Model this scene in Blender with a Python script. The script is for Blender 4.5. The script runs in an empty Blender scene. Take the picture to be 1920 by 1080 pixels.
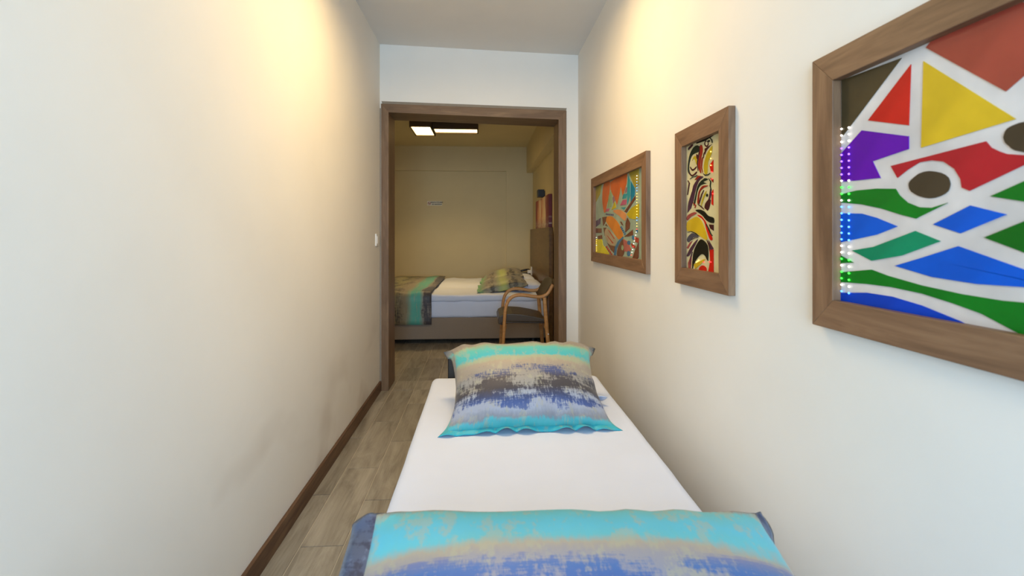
import bpy, bmesh, math, random
from mathutils import Vector, Matrix

S = bpy.context.scene
C = S.collection
R = math.radians
rnd = random.Random(7)

# ------------------------------------------------------------------ camera, world, exposure
cam_d = bpy.data.cameras.new('camera')
cam_d.sensor_width = 36.0
cam_d.lens = 880 / 1920 * 36.0
cam_d.shift_y = -100 / 1920
cam_d.clip_start = 0.02
cam_d.dof.use_dof = True
cam_d.dof.focus_distance = 2.3
cam_d.dof.aperture_fstop = 5.0
cam = bpy.data.objects.new('camera', cam_d)
C.objects.link(cam)
cam.location = (0, 0, 1.13)
cam.rotation_euler = (R(90), 0, -math.atan(53 / 880))
S.camera = cam

w = bpy.data.worlds.new('world')
S.world = w
w.use_nodes = True
w.node_tree.nodes['Background'].inputs[0].default_value = (0.62, 0.78, 1.0, 1)
w.node_tree.nodes['Background'].inputs[1].default_value = 1.0

def area(name, loc, rot, sx, sy, power, col, spread=180):
    d = bpy.data.lights.new(name, 'AREA')
    d.shape = 'RECTANGLE'; d.size = sx; d.size_y = sy
    d.energy = power; d.color = col; d.spread = R(spread)
    o = bpy.data.objects.new(name, d); C.objects.link(o)
    o.location = loc; o.rotation_euler = rot
    return o

# daylight entering through the window in the rear wall, behind the camera
area('window_daylight', (-0.02, -1.32, 1.3), (R(90), 0, 0), 1.15, 1.5, 78.0, (0.49, 0.74, 1.0))

S.view_settings.view_transform = 'Standard'
S.view_settings.look = 'None'
S.view_settings.gamma = 1.0
S.view_settings.use_curve_mapping = False
S.view_settings.exposure = 0.2

# ------------------------------------------------------------------ materials
def srgb(r, g, b):
    f = lambda c: (c / 255 / 12.92) if c / 255 <= 0.04045 else ((c / 255 + 0.055) / 1.055) ** 2.4
    return (f(r), f(g), f(b), 1)

class NT:
    def __init__(s, name):
        s.m = bpy.data.materials.new(name); s.m.use_nodes = True
        s.t = s.m.node_tree; s.b = s.t.nodes['Principled BSDF']
    def n(s, typ, **kw):
        nd = s.t.nodes.new(typ)
        for k, v in kw.items():
            if k in nd.bl_rna.properties.keys(): setattr(nd, k, v)
        return nd
    def l(s, a, b): s.t.links.new(a, b)
    def val(s, sock, v):
        if hasattr(v, 'is_linked') or hasattr(v, 'links'): s.l(v, sock)
        else: sock.default_value = v
    def math(s, op, a, b=0.0, clamp=False):
        nd = s.n('ShaderNodeMath'); nd.operation = op; nd.use_clamp = clamp
        s.val(nd.inputs[0], a); s.val(nd.inputs[1], b)
        return nd.outputs[0]
    def mix(s, fac, a, b, mode='MIX'):
        nd = s.n('ShaderNodeMix'); nd.data_type = 'RGBA'; nd.blend_type = mode
        s.val(nd.inputs[0], fac); s.val(nd.inputs[6], a); s.val(nd.inputs[7], b)
        return nd.outputs[2]
    def ramp(s, fac, stops, interp='LINEAR'):
        nd = s.n('ShaderNodeValToRGB'); cr = nd.color_ramp; cr.interpolation = interp
        while len(cr.elements) < len(stops): cr.elements.new(0.5)
        for e, (p, c) in zip(cr.elements, stops):
            e.position = p; e.color = c if len(c) == 4 else (*c, 1)
        s.val(nd.inputs[0], fac)
        return nd.outputs[0]
    def mapping(s, vec, scale=(1, 1, 1), loc=(0, 0, 0)):
        nd = s.n('ShaderNodeMapping')
        s.l(vec, nd.inputs[0]); nd.inputs['Scale'].default_value = scale; nd.inputs['Location'].default_value = loc
        return nd.outputs[0]
    def noise(s, vec, scale, detail=3, rough=0.55, dist=0.0):
        nd = s.n('ShaderNodeTexNoise')
        s.l(vec, nd.inputs['Vector']); nd.inputs['Scale'].default_value = scale
        nd.inputs['Detail'].default_value = detail; nd.inputs['Roughness'].default_value = rough
        nd.inputs['Distortion'].default_value = dist
        return nd.outputs[0]
    def bump(s, h, strength, dist=0.01):
        nd = s.n('ShaderNodeBump'); s.l(h, nd.inputs['Height'])
        nd.inputs['Strength'].default_value = strength; nd.inputs['Distance'].default_value = dist
        s.l(nd.outputs[0], s.b.inputs['Normal'])

def plain(name, col, rough=0.5, metal=0.0, spec=0.5, vary=0.06, scale=40, bump=0.0):
    t = NT(name)
    co = t.n('ShaderNodeTexCoord').outputs['Object']
    nz = t.noise(co, scale, 3)
    dark = tuple(c * (1 - vary) for c in col[:3]) + (1,)
    lite = tuple(min(1, c * (1 + vary)) for c in col[:3]) + (1,)
    t.l(t.ramp(nz, [(0.3, dark), (0.7, lite)]), t.b.inputs['Base Color'])
    t.b.inputs['Roughness'].default_value = rough
    t.b.inputs['Metallic'].default_value = metal
    t.b.inputs['Specular IOR Level'].default_value = spec
    if bump: t.bump(nz, bump, 0.002)
    return t.m

def plaster(name, col, stain=None):
    t = NT(name)
    co = t.n('ShaderNodeTexCoord').outputs['Object']
    nz = t.noise(co, 2.2, 4)
    a = tuple(c * 0.97 for c in col[:3]) + (1,); b = tuple(min(1, c * 1.02) for c in col[:3]) + (1,)
    base = t.ramp(nz, [(0.3, a), (0.7, b)])
    if stain:
        # scuffs and smears from wiping along the foot of the wall, each with a shape of its own
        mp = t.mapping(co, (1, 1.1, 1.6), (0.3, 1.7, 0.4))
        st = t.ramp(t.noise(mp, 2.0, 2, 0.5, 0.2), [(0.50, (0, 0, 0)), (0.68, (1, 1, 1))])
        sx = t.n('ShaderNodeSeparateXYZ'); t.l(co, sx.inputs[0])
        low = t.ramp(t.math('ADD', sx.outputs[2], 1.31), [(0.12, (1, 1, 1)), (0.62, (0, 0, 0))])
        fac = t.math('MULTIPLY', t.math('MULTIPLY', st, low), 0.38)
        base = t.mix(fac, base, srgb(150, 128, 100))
    t.l(base, t.b.inputs['Base Color'])
    t.b.inputs['Roughness'].default_value = 0.62
    t.b.inputs['Specular IOR Level'].default_value = 0.3
    t.bump(t.noise(co, 90, 2), 0.04, 0.002)
    return t.m

def wood(name, c0, c1, c2, rough=0.45, scale=1.0, rand=0.0, across=14.0):
    """grain runs along the local X axis of each piece"""
    t = NT(name)
    co = t.n('ShaderNodeTexCoord').outputs['Object']
    oi = t.n('ShaderNodeObjectInfo')
    add = t.n('ShaderNodeVectorMath'); add.operation = 'ADD'
    cm = t.n('ShaderNodeCombineXYZ')
    r30 = t.math('MULTIPLY', oi.outputs['Random'], 30.0)
    t.l(r30, cm.inputs[0]); t.l(r30, cm.inputs[1]); t.l(r30, cm.inputs[2])
    t.l(co, add.inputs[0]); t.l(cm.outputs[0], add.inputs[1])
    v = add.outputs[0]
    g1 = t.noise(t.mapping(v, (1.6 * scale, across * scale, across * scale)), 1.6, 6, 0.62, 0.9)
    g2 = t.noise(t.mapping(v, (5 * scale, 120 * scale, 120 * scale)), 1.0, 3, 0.6)
    g = t.math('ADD', t.math('MULTIPLY', g1, 0.8), t.math('MULTIPLY', g2, 0.22))
    col = t.ramp(g, [(0.30, c0), (0.50, c1), (0.70, c2)])
    if rand:
        k = t.math('ADD', t.math('MULTIPLY', oi.outputs['Random'], rand), 1 - rand / 2)
        mul = t.n('ShaderNodeVectorMath'); mul.operation = 'SCALE'
        t.l(col, mul.inputs[0]); t.l(k, mul.inputs['Scale'])
        col = mul.outputs[0]
    t.l(col, t.b.inputs['Base Color'])
    t.b.inputs['Roughness'].default_value = rough
    t.b.inputs['Specular IOR Level'].default_value = 0.35
    t.bump(g2, 0.08, 0.002)
    return t.m

def brush_fabric(name, bands, ink, inkcols, flip=False, seed=0.0, blot=(5, 9), thr=0.62, patch=srgb(172, 168, 140)):
    """printed satin: soft colour bands across the cloth, broken navy dry-brush ink over them"""
    t = NT(name)
    uv = t.n('ShaderNodeTexCoord').outputs['UV']
    mp0 = t.mapping(uv, (1, 1, 1), (seed, seed * 0.7, seed))
    blocks = t.noise(t.mapping(mp0, (blot[0], blot[1], 1)), 1.0, 2, 0.5)
    stre = t.noise(t.mapping(mp0, (75, 16, 1)), 1.0, 4, 0.7)
    weft = t.noise(t.mapping(mp0, (14, 90, 1)), 1.0, 3, 0.65)
    sx = t.n('ShaderNodeSeparateXYZ'); t.l(uv, sx.inputs[0])
    axis = sx.outputs[0] if flip else sx.outputs[1]
    j = t.math('MULTIPLY', t.math('SUBTRACT', blocks, 0.5), 0.10)
    j2 = t.math('MULTIPLY', t.math('SUBTRACT', stre, 0.5), 0.075)
    ax = t.math('ADD', axis, t.math('ADD', j, j2))
    base = t.ramp(ax, bands)
    # pale ochre patches eating into the bright bands
    pat = t.ramp(t.noise(t.mapping(mp0, (20, 7, 1), (3.1, 0, 0)), 1.0, 4, 0.72), [(0.53, (0, 0, 0)), (0.60, (1, 1, 1))])
    base = t.mix(t.math('MULTIPLY', pat, 0.45), base, patch)
    den = t.ramp(ax, ink)
    tex = t.math('ADD', t.math('MULTIPLY', blocks, 0.75), t.math('ADD', t.math('MULTIPLY', stre, 0.55), t.math('MULTIPLY', weft, 0.30)))
    m = t.math('MULTIPLY', t.math('SUBTRACT', t.math('ADD', tex, t.math('MULTIPLY', den, 0.45)), thr + 0.45), 9.0, True)
    ic = t.ramp(ax, inkcols)
    col = t.mix(t.math('MULTIPLY', m, 0.92), base, ic)
    t.l(col, t.b.inputs['Base Color'])
    t.b.inputs['Roughness'].default_value = 0.5
    t.b.inputs['Specular IOR Level'].default_value = 0.4
    t.b.inputs['Sheen Weight'].default_value = 0.15
    t.bump(weft, 0.05, 0.001)
    return t.m

def glow(name, col, strength):
    t = NT(name)
    t.b.inputs['Base Color'].default_value = col
    t.b.inputs['Emission Color'].default_value = col
    t.b.inputs['Emission Strength'].default_value = strength
    return t.m

def glassy(name, col):
    t = NT(name)
    co = t.n('ShaderNodeTexCoord').outputs['Object']
    nz = t.noise(co, 9, 3)
    a = tuple(c * 0.82 for c in col[:3]) + (1,); b = tuple(min(1, c * 1.1) for c in col[:3]) + (1,)
    t.l(t.ramp(nz, [(0.3, a), (0.7, b)]), t.b.inputs['Base Color'])
    t.b.inputs['Roughness'].default_value = 0.16
    t.b.inputs['Specular IOR Level'].default_value = 0.18
    return t.m

M = {}
WALL = srgb(236, 231, 222)
M['wall_l'] = plaster('painted_plaster_scuffed', WALL, True)
M['wall'] = plaster('painted_plaster', WALL)
M['ceil'] = plaster('ceiling_paint', srgb(226, 222, 216))
M['wall_far'] = plaster('painted_plaster_cream', srgb(228, 212, 168))
M['frame'] = wood('frame_wood', srgb(92, 66, 46), srgb(126, 94, 68), srgb(150, 116, 86), 0.5)
M['casing'] = wood('casing_wood', srgb(92, 70, 50), srgb(118, 92, 68), srgb(140, 112, 84), 0.5)
M['skirt'] = wood('skirting_wood', srgb(66, 44, 30), srgb(96, 70, 50), srgb(120, 92, 68), 0.5)
M['tile'] = wood('floor_tile_wood', srgb(112, 104, 92), srgb(148, 140, 126), srgb(172, 164, 150), 0.38, 1.0, 0.26, 9.0)
M['grout'] = plain('grout', srgb(206, 196, 176), 0.9, bump=0.1)
M['caulk'] = plain('caulk_white', srgb(215, 206, 188), 0.7)
M['gap_shade'] = plain('gap_shade_grey', srgb(140, 128, 112), 0.7)  # shade of the gap round the door casing, given as a colour
M['sheet'] = plain('white_sheet', srgb(220, 229, 251), 0.85, vary=0.015, scale=6)
M['dark'] = plain('black_metal', srgb(28, 26, 26), 0.45)
M['base_f'] = plain('bed_base_fabric', srgb(150, 134, 118), 0.9, vary=0.05, scale=160, bump=0.15)
M['headb'] = wood('headboard_veneer', srgb(84, 58, 32), srgb(104, 76, 42), srgb(120, 90, 52), 0.35)
M['chairw'] = wood('beech_wood', srgb(166, 116, 66), srgb(190, 138, 84), srgb(206, 156, 100), 0.4)
M['leather'] = plain('brown_leatherette', srgb(74, 62, 48), 0.4, vary=0.08, bump=0.1)
M['piping'] = plain('dark_piping', srgb(42, 32, 30), 0.35)
M['white_pl'] = plain('white_plastic', srgb(238, 236, 232), 0.35, vary=0.01)
M['phone'] = plain('black_phone_plastic', srgb(24, 24, 26), 0.25)
M['grey_pl'] = plain('grey_keys', srgb(120, 124, 126), 0.4)
M['lampbox'] = wood('lamp_wood', srgb(58, 42, 26), srgb(78, 58, 36), srgb(94, 72, 46), 0.5)
M['diff'] = glow('lamp_diffuser', (1.0, 0.70, 0.28, 1), 5.5)
M['ink'] = plain('sign_ink', srgb(30, 28, 26), 0.6)
M['signred'] = plain('sign_red', srgb(170, 40, 34), 0.6)
M['mirror'] = plain('mirror_glass', srgb(200, 205, 205), 0.04, 1.0, vary=0.01)

cy, lime, tan, grey = srgb(62, 178, 186), srgb(170, 182, 136), srgb(168, 152, 130), srgb(150, 146, 144)
M['fab1'] = brush_fabric('brushed_print_satin',
    [(0.0, srgb(48, 160, 190)), (0.04, cy), (0.075, srgb(84, 178, 190)), (0.10, srgb(132, 138, 150)), (0.15, srgb(160, 166, 184)), (0.24, srgb(160, 168, 186)),
     (0.31, srgb(146, 144, 142)), (0.50, srgb(150, 142, 132)), (0.60, srgb(166, 150, 130)), (0.645, srgb(160, 168, 136)), (0.68, cy), (0.78, srgb(92, 186, 176)), (0.84, srgb(150, 168, 136)), (0.87, srgb(150, 138, 122)), (1.0, srgb(130, 120, 110))],
    [(0.10, (0, 0, 0)), (0.145, (.60, .60, .60)), (0.20, (.98, .98, .98)), (0.32, (1.05, 1.05, 1.05)), (0.42, (.95, .95, .95)), (0.50, (.74, .74, .74)), (0.57, (.66, .66, .66)), (0.62, (0.3, .3, .3)), (0.66, (0, 0, 0)), (0.88, (0, 0, 0)), (1.0, (.5, .5, .5))],
    [(0.14, srgb(90, 104, 148)), (0.20, srgb(48, 76, 142)), (0.26, srgb(38, 52, 96)), (0.32, srgb(46, 42, 54)), (0.42, srgb(56, 52, 62)), (0.50, srgb(48, 70, 128)), (0.9, srgb(84, 80, 84))], thr=0.70)
M['fab1f'] = brush_fabric('brushed_print_flange',
    [(0.0, srgb(40, 176, 200)), (0.10, cy), (0.17, srgb(110, 170, 180)), (0.22, srgb(150, 130, 112)), (0.5, srgb(140, 126, 112)), (0.80, srgb(150, 140, 124)), (0.86, srgb(90, 190, 184)), (0.93, srgb(140, 134, 124)), (1.0, srgb(140, 134, 128))],
    [(0.1, (0, 0, 0)), (0.25, (.5, .5, .5)), (0.8, (.5, .5, .5)), (1.0, (.65, .65, .65))],
    [(0.2, srgb(96, 74, 62)), (0.6, srgb(80, 70, 66)), (0.9, srgb(84, 82, 92))], seed=2.0, thr=0.72)
M['fab2'] = brush_fabric('brushed_print_satin_blue',
    [(0.0, cy), (0.12, srgb(150, 146, 160)), (0.28, srgb(150, 146, 150)), (0.40, srgb(140, 146, 164)), (0.58, srgb(142, 142, 156)), (0.635, srgb(150, 146, 152)), (0.68, srgb(168, 156, 138)), (0.705, srgb(140, 168, 166)), (0.735, srgb(88, 184, 196)), (0.80, srgb(76, 186, 212)), (0.90, srgb(84, 184, 194)), (0.925, srgb(130, 150, 150)), (0.94, srgb(110, 96, 92)), (1.0, srgb(60, 66, 90))],
    [(0.15, (0.3, .3, .3)), (0.30, (1, 1, 1)), (0.58, (1, 1, 1)), (0.65, (.93, .93, .93)), (0.69, (.5, .5, .5)), (0.73, (0, 0, 0)), (0.95, (0, 0, 0)), (1.0, (.6, .6, .6))],
    [(0.2, srgb(36, 56, 112)), (0.46, srgb(34, 62, 126)), (0.53, srgb(24, 84, 160)), (0.61, srgb(44, 100, 168)), (0.68, srgb(120, 120, 160)), (0.95, srgb(40, 56, 92))], seed=5.3, thr=0.72)
M['fab2f'] = brush_fabric('brushed_print_flange_navy',
    [(0.0, srgb(50, 62, 92)), (0.5, srgb(54, 70, 100)), (1.0, srgb(70, 84, 112))],
    [(0.0, (.9, .9, .9)), (0.5, (.95, .95, .95)), (1.0, (.85, .85, .85))],
    [(0.2, srgb(22, 34, 62)), (0.6, srgb(20, 34, 62)), (0.9, srgb(26, 38, 74))], seed=1.2, thr=0.74, blot=(30, 24), patch=srgb(112, 128, 156))
M['fab3'] = brush_fabric('brushed_print_satin_dim',
    [(0.0, srgb(110, 180, 130)), (0.10, srgb(130, 160, 120)), (0.18, srgb(140, 132, 116)), (0.36, srgb(140, 134, 118)), (0.42, srgb(150, 160, 116)), (0.48, srgb(176, 186, 110)), (0.56, srgb(170, 180, 110)), (0.64, srgb(140, 132, 108)), (1.0, srgb(130, 124, 108))],
    [(0.10, (.3, .3, .3)), (0.20, (.9, .9, .9)), (0.34, (.9, .9, .9)), (0.44, (0.2, .2, .2)), (0.56, (0.2, .2, .2)), (0.64, (.95, .95, .95)), (1.0, (.85, .85, .85))],
    [(0.1, srgb(66, 62, 58)), (0.6, srgb(70, 64, 54)), (0.9, srgb(60, 62, 66))], seed=3.0, thr=0.76)
M['fab4'] = brush_fabric('brushed_print_runner',
    [(0.0, srgb(130, 124, 106)), (0.30, srgb(156, 154, 104)), (0.50, srgb(140, 130, 110)), (0.62, srgb(150, 140, 116)), (0.70, srgb(96, 176, 158)), (0.83, srgb(92, 180, 164)), (0.88, srgb(150, 140, 130)), (1.0, srgb(120, 116, 116))],
    [(0.0, (.8, .8, .8)), (0.5, (.75, .75, .75)), (0.67, (0.1, .1, .1)), (0.83, (0.1, .1, .1)), (0.90, (.9, .9, .9)), (1.0, (.95, .95, .95))],
    [(0.1, srgb(50, 52, 60)), (0.6, srgb(56, 54, 54)), (0.9, srgb(64, 62, 70))], flip=True, seed=8.0, thr=0.66, blot=(4, 6))

PANE = {k: srgb(*v) for k, v in dict(
    olive=(74, 62, 40), red=(196, 34, 24), yellow=(214, 176, 36), brick=(160, 70, 54), purple=(96, 6, 160), red2=(176, 32, 40),
    umber=(70, 58, 42), green=(8, 116, 26), green2=(10, 104, 22), blue=(0, 86, 200), blue2=(0, 62, 186), teal=(6, 134, 92)).items()}
PANE1 = {k: srgb(*v) for k, v in dict(
    yolive=(150, 136, 50), orange=(190, 92, 40), sage=(136, 156, 116), mauve=(140, 104, 116), yellow=(186, 166, 20), pink=(172, 84, 110), teal=(44, 140, 148),
    blue=(6, 116, 150), brown=(104, 58, 40), lorange=(206, 138, 84), amber=(204, 122, 34), tan=(166, 146, 116), redd=(160, 60, 44), lemon=(214, 200, 30),
    violet=(84, 70, 96), steel=(50, 104, 140), rose=(170, 92, 84)).items()}
PANE2 = {k: srgb(*v) for k, v in dict(
    black=(30, 30, 24), dgreen=(32, 42, 32), olive=(176, 152, 36), maroon=(70, 34, 34), red=(140, 42, 28), redl=(196, 36, 22), plum=(74, 46, 58),
    cream=(206, 194, 150), rose=(150, 70, 62), yellow=(200, 166, 36), slate=(74, 70, 78)).items()}
for pre, d in (('A', PANE), ('B', PANE1), ('D', PANE2)):
    for k, v in d.items(): M[pre + k] = glassy('stained_' + k + '_' + pre.lower(), v)
M['came3'] = glassy('frosted_white_panel', srgb(214, 206, 200))
M['came1'] = glassy('grey_green_panel', srgb(150, 166, 146))
M['came2'] = glassy('cream_panel', srgb(208, 196, 150))
for k, c in dict(white=(1, .92, .82), violet=(.30, .12, 1), green=(.05, 1, .05), blue=(.10, .35, 1), amber=(1, .62, .12), red=(1, .03, .03)).items():
    M['led_' + k] = glow('led_' + k, (*c, 1), 2.6)

# ------------------------------------------------------------------ builders
def link(o, parent=None):
    C.objects.link(o)
    if parent is not None: o.parent = parent
    return o

def tag(o, label, cat, group=None):
    o['label'] = label; o['category'] = cat
    if group: o['group'] = group
    return o

def struct(o):
    o['kind'] = 'structure'; return o

def empty(name, loc, rz=0):
    o = bpy.data.objects.new(name, None); C.objects.link(o)
    o.location = loc; o.rotation_euler = (0, 0, rz)
    o.empty_display_size = 0.05
    return o

def mesh_from(bm, name, mats, smooth=False):
    bmesh.ops.recalc_face_normals(bm, faces=bm.faces)
    me = bpy.data.meshes.new(name); bm.to_mesh(me); bm.free()
    for m in (mats if isinstance(mats, (list, tuple)) else [mats]): me.materials.append(m)
    if smooth:
        for p in me.polygons: p.use_smooth = True
    return me

def abs_loc(o):
    v = Vector(o.location)
    while o.parent: o = o.parent; v = v + Vector(o.location)
    return v

def place(o, parent, loc):
    """put o at a world position under an unrotated parent"""
    C.objects.link(o)
    if parent is not None:
        o.parent = parent; o.location = Vector(loc) - abs_loc(parent)
    else: o.location = loc
    return o

def bm_box(bm, sx, sy, sz, off=(0, 0, 0)):
    r = bmesh.ops.create_cube(bm, size=1)
    bmesh.ops.scale(bm, vec=(sx, sy, sz), verts=r['verts'])
    bmesh.ops.translate(bm, vec=off, verts=r['verts'])
    return r['verts']

def box(name, ext, mat, parent=None, bev=0.0, seg=2, along=None):
    """ext = x0,x1,y0,y1,z0,z1 in world; along picks the world axis the grain (local X) runs on"""
    x0, x1, y0, y1, z0, z1 = ext
    c = ((x0 + x1) / 2, (y0 + y1) / 2, (z0 + z1) / 2)
    s = [x1 - x0, y1 - y0, z1 - z0]
    rot = (0, 0, 0)
    if along == 'y': s = [s[1], s[0], s[2]]; rot = (0, 0, R(90))
    elif along == 'z': s = [s[2], s[1], s[0]]; rot = (0, R(90), 0)
    bm = bmesh.new(); bm_box(bm, *s)
    if bev: bmesh.ops.bevel(bm, geom=bm.edges[:], offset=bev, segments=seg, affect='EDGES', profile=0.5)
    o = bpy.data.objects.new(name, mesh_from(bm, name, mat, bev > 0))
    if bev:
        o.data.polygons.foreach_set('use_smooth', [True] * len(o.data.polygons))
        wn = o.modifiers.new('wn', 'WEIGHTED_NORMAL'); wn.keep_sharp = True
    place(o, parent, c); o.rotation_euler = rot
    return o

def boxes(name, exts, mat, parent=None):
    """several boxes that make one continuous piece"""
    c = Vector(((exts[0][0] + exts[0][1]) / 2, (exts[0][2] + exts[0][3]) / 2, exts[0][4]))
    bm = bmesh.new()
    for x0, x1, y0, y1, z0, z1 in exts:
        bm_box(bm, x1 - x0, y1 - y0, z1 - z0, ((x0 + x1) / 2 - c.x, (y0 + y1) / 2 - c.y, (z0 + z1) / 2 - c.z))
    return place(bpy.data.objects.new(name, mesh_from(bm, name, mat)), parent, c)

def prism(name, pts, depth, mat, parent, origin, ax_u, ax_v, ax_n):
    """outline (u,v) extruded by depth along n; origin and axes in world"""
    bm = bmesh.new()
    U, V, N = Vector(ax_u), Vector(ax_v), Vector(ax_n)
    cu = sum(p[0] for p in pts) / len(pts); cv = sum(p[1] for p in pts) / len(pts)
    lo = [bm.verts.new(U * (p[0] - cu) + V * (p[1] - cv)) for p in pts]
    hi = [bm.verts.new(v.co + N * depth) for v in lo]
    n = len(pts)
    bm.faces.new(lo); bm.faces.new(hi)
    for i in range(n): bm.faces.new((lo[i], lo[(i + 1) % n], hi[(i + 1) % n], hi[i]))
    o = bpy.data.objects.new(name, mesh_from(bm, name, mat))
    return place(o, parent, Vector(origin) + U * cu + V * cv)

def sweep(name, path, wdt, thk, mat, parent, bev=0.006):
    """flat strip of wood bent along a path in the XZ plane: wdt along Y, thk in the plane"""
    P = [Vector(p) for p in path]
    for _ in range(2):
        Q = [P[0]]
        for i in range(len(P) - 1):
            Q += [P[i].lerp(P[i + 1], 0.25), P[i].lerp(P[i + 1], 0.75)]
        P = Q + [P[-1]]
    o0 = P[0].copy()
    bm = bmesh.new(); rings = []
    h, t, b = wdt / 2, thk / 2, bev
    sec = [(-h + b, -t), (h - b, -t), (h, -t + b), (h, t - b), (h - b, t), (-h + b, t), (-h, t - b), (-h, -t + b)]
    for i, p in enumerate(P):
        d = (P[min(i + 1, len(P) - 1)] - P[max(i - 1, 0)]).normalized()
        nrm = Vector((-d.z, 0, d.x))
        rings.append([bm.verts.new(p - o0 + Vector((0, y, 0)) + nrm * q) for y, q in sec])
    for a, c in zip(rings, rings[1:]):
        for i in range(8): bm.faces.new((a[i], a[(i + 1) % 8], c[(i + 1) % 8], c[i]))
    bm.faces.new(rings[0]); bm.faces.new(rings[-1])
    o = bpy.data.objects.new(name, mesh_from(bm, name, mat, True))
    return place(o, parent, o0)

def lathe_mesh(name, prof, mat, n=20):
    bm = bmesh.new(); rings = []
    for r, z in prof:
        rings.append([bm.verts.new((r * math.cos(2 * math.pi * i / n), r * math.sin(2 * math.pi * i / n), z)) for i in range(n)])
    for a, c in zip(rings, rings[1:]):
        for i in range(n): bm.faces.new((a[i], a[(i + 1) % n], c[(i + 1) % n], c[i]))
    bm.faces.new(rings[0]); bm.faces.new(rings[-1])
    return mesh_from(bm, name, mat, True)

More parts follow.
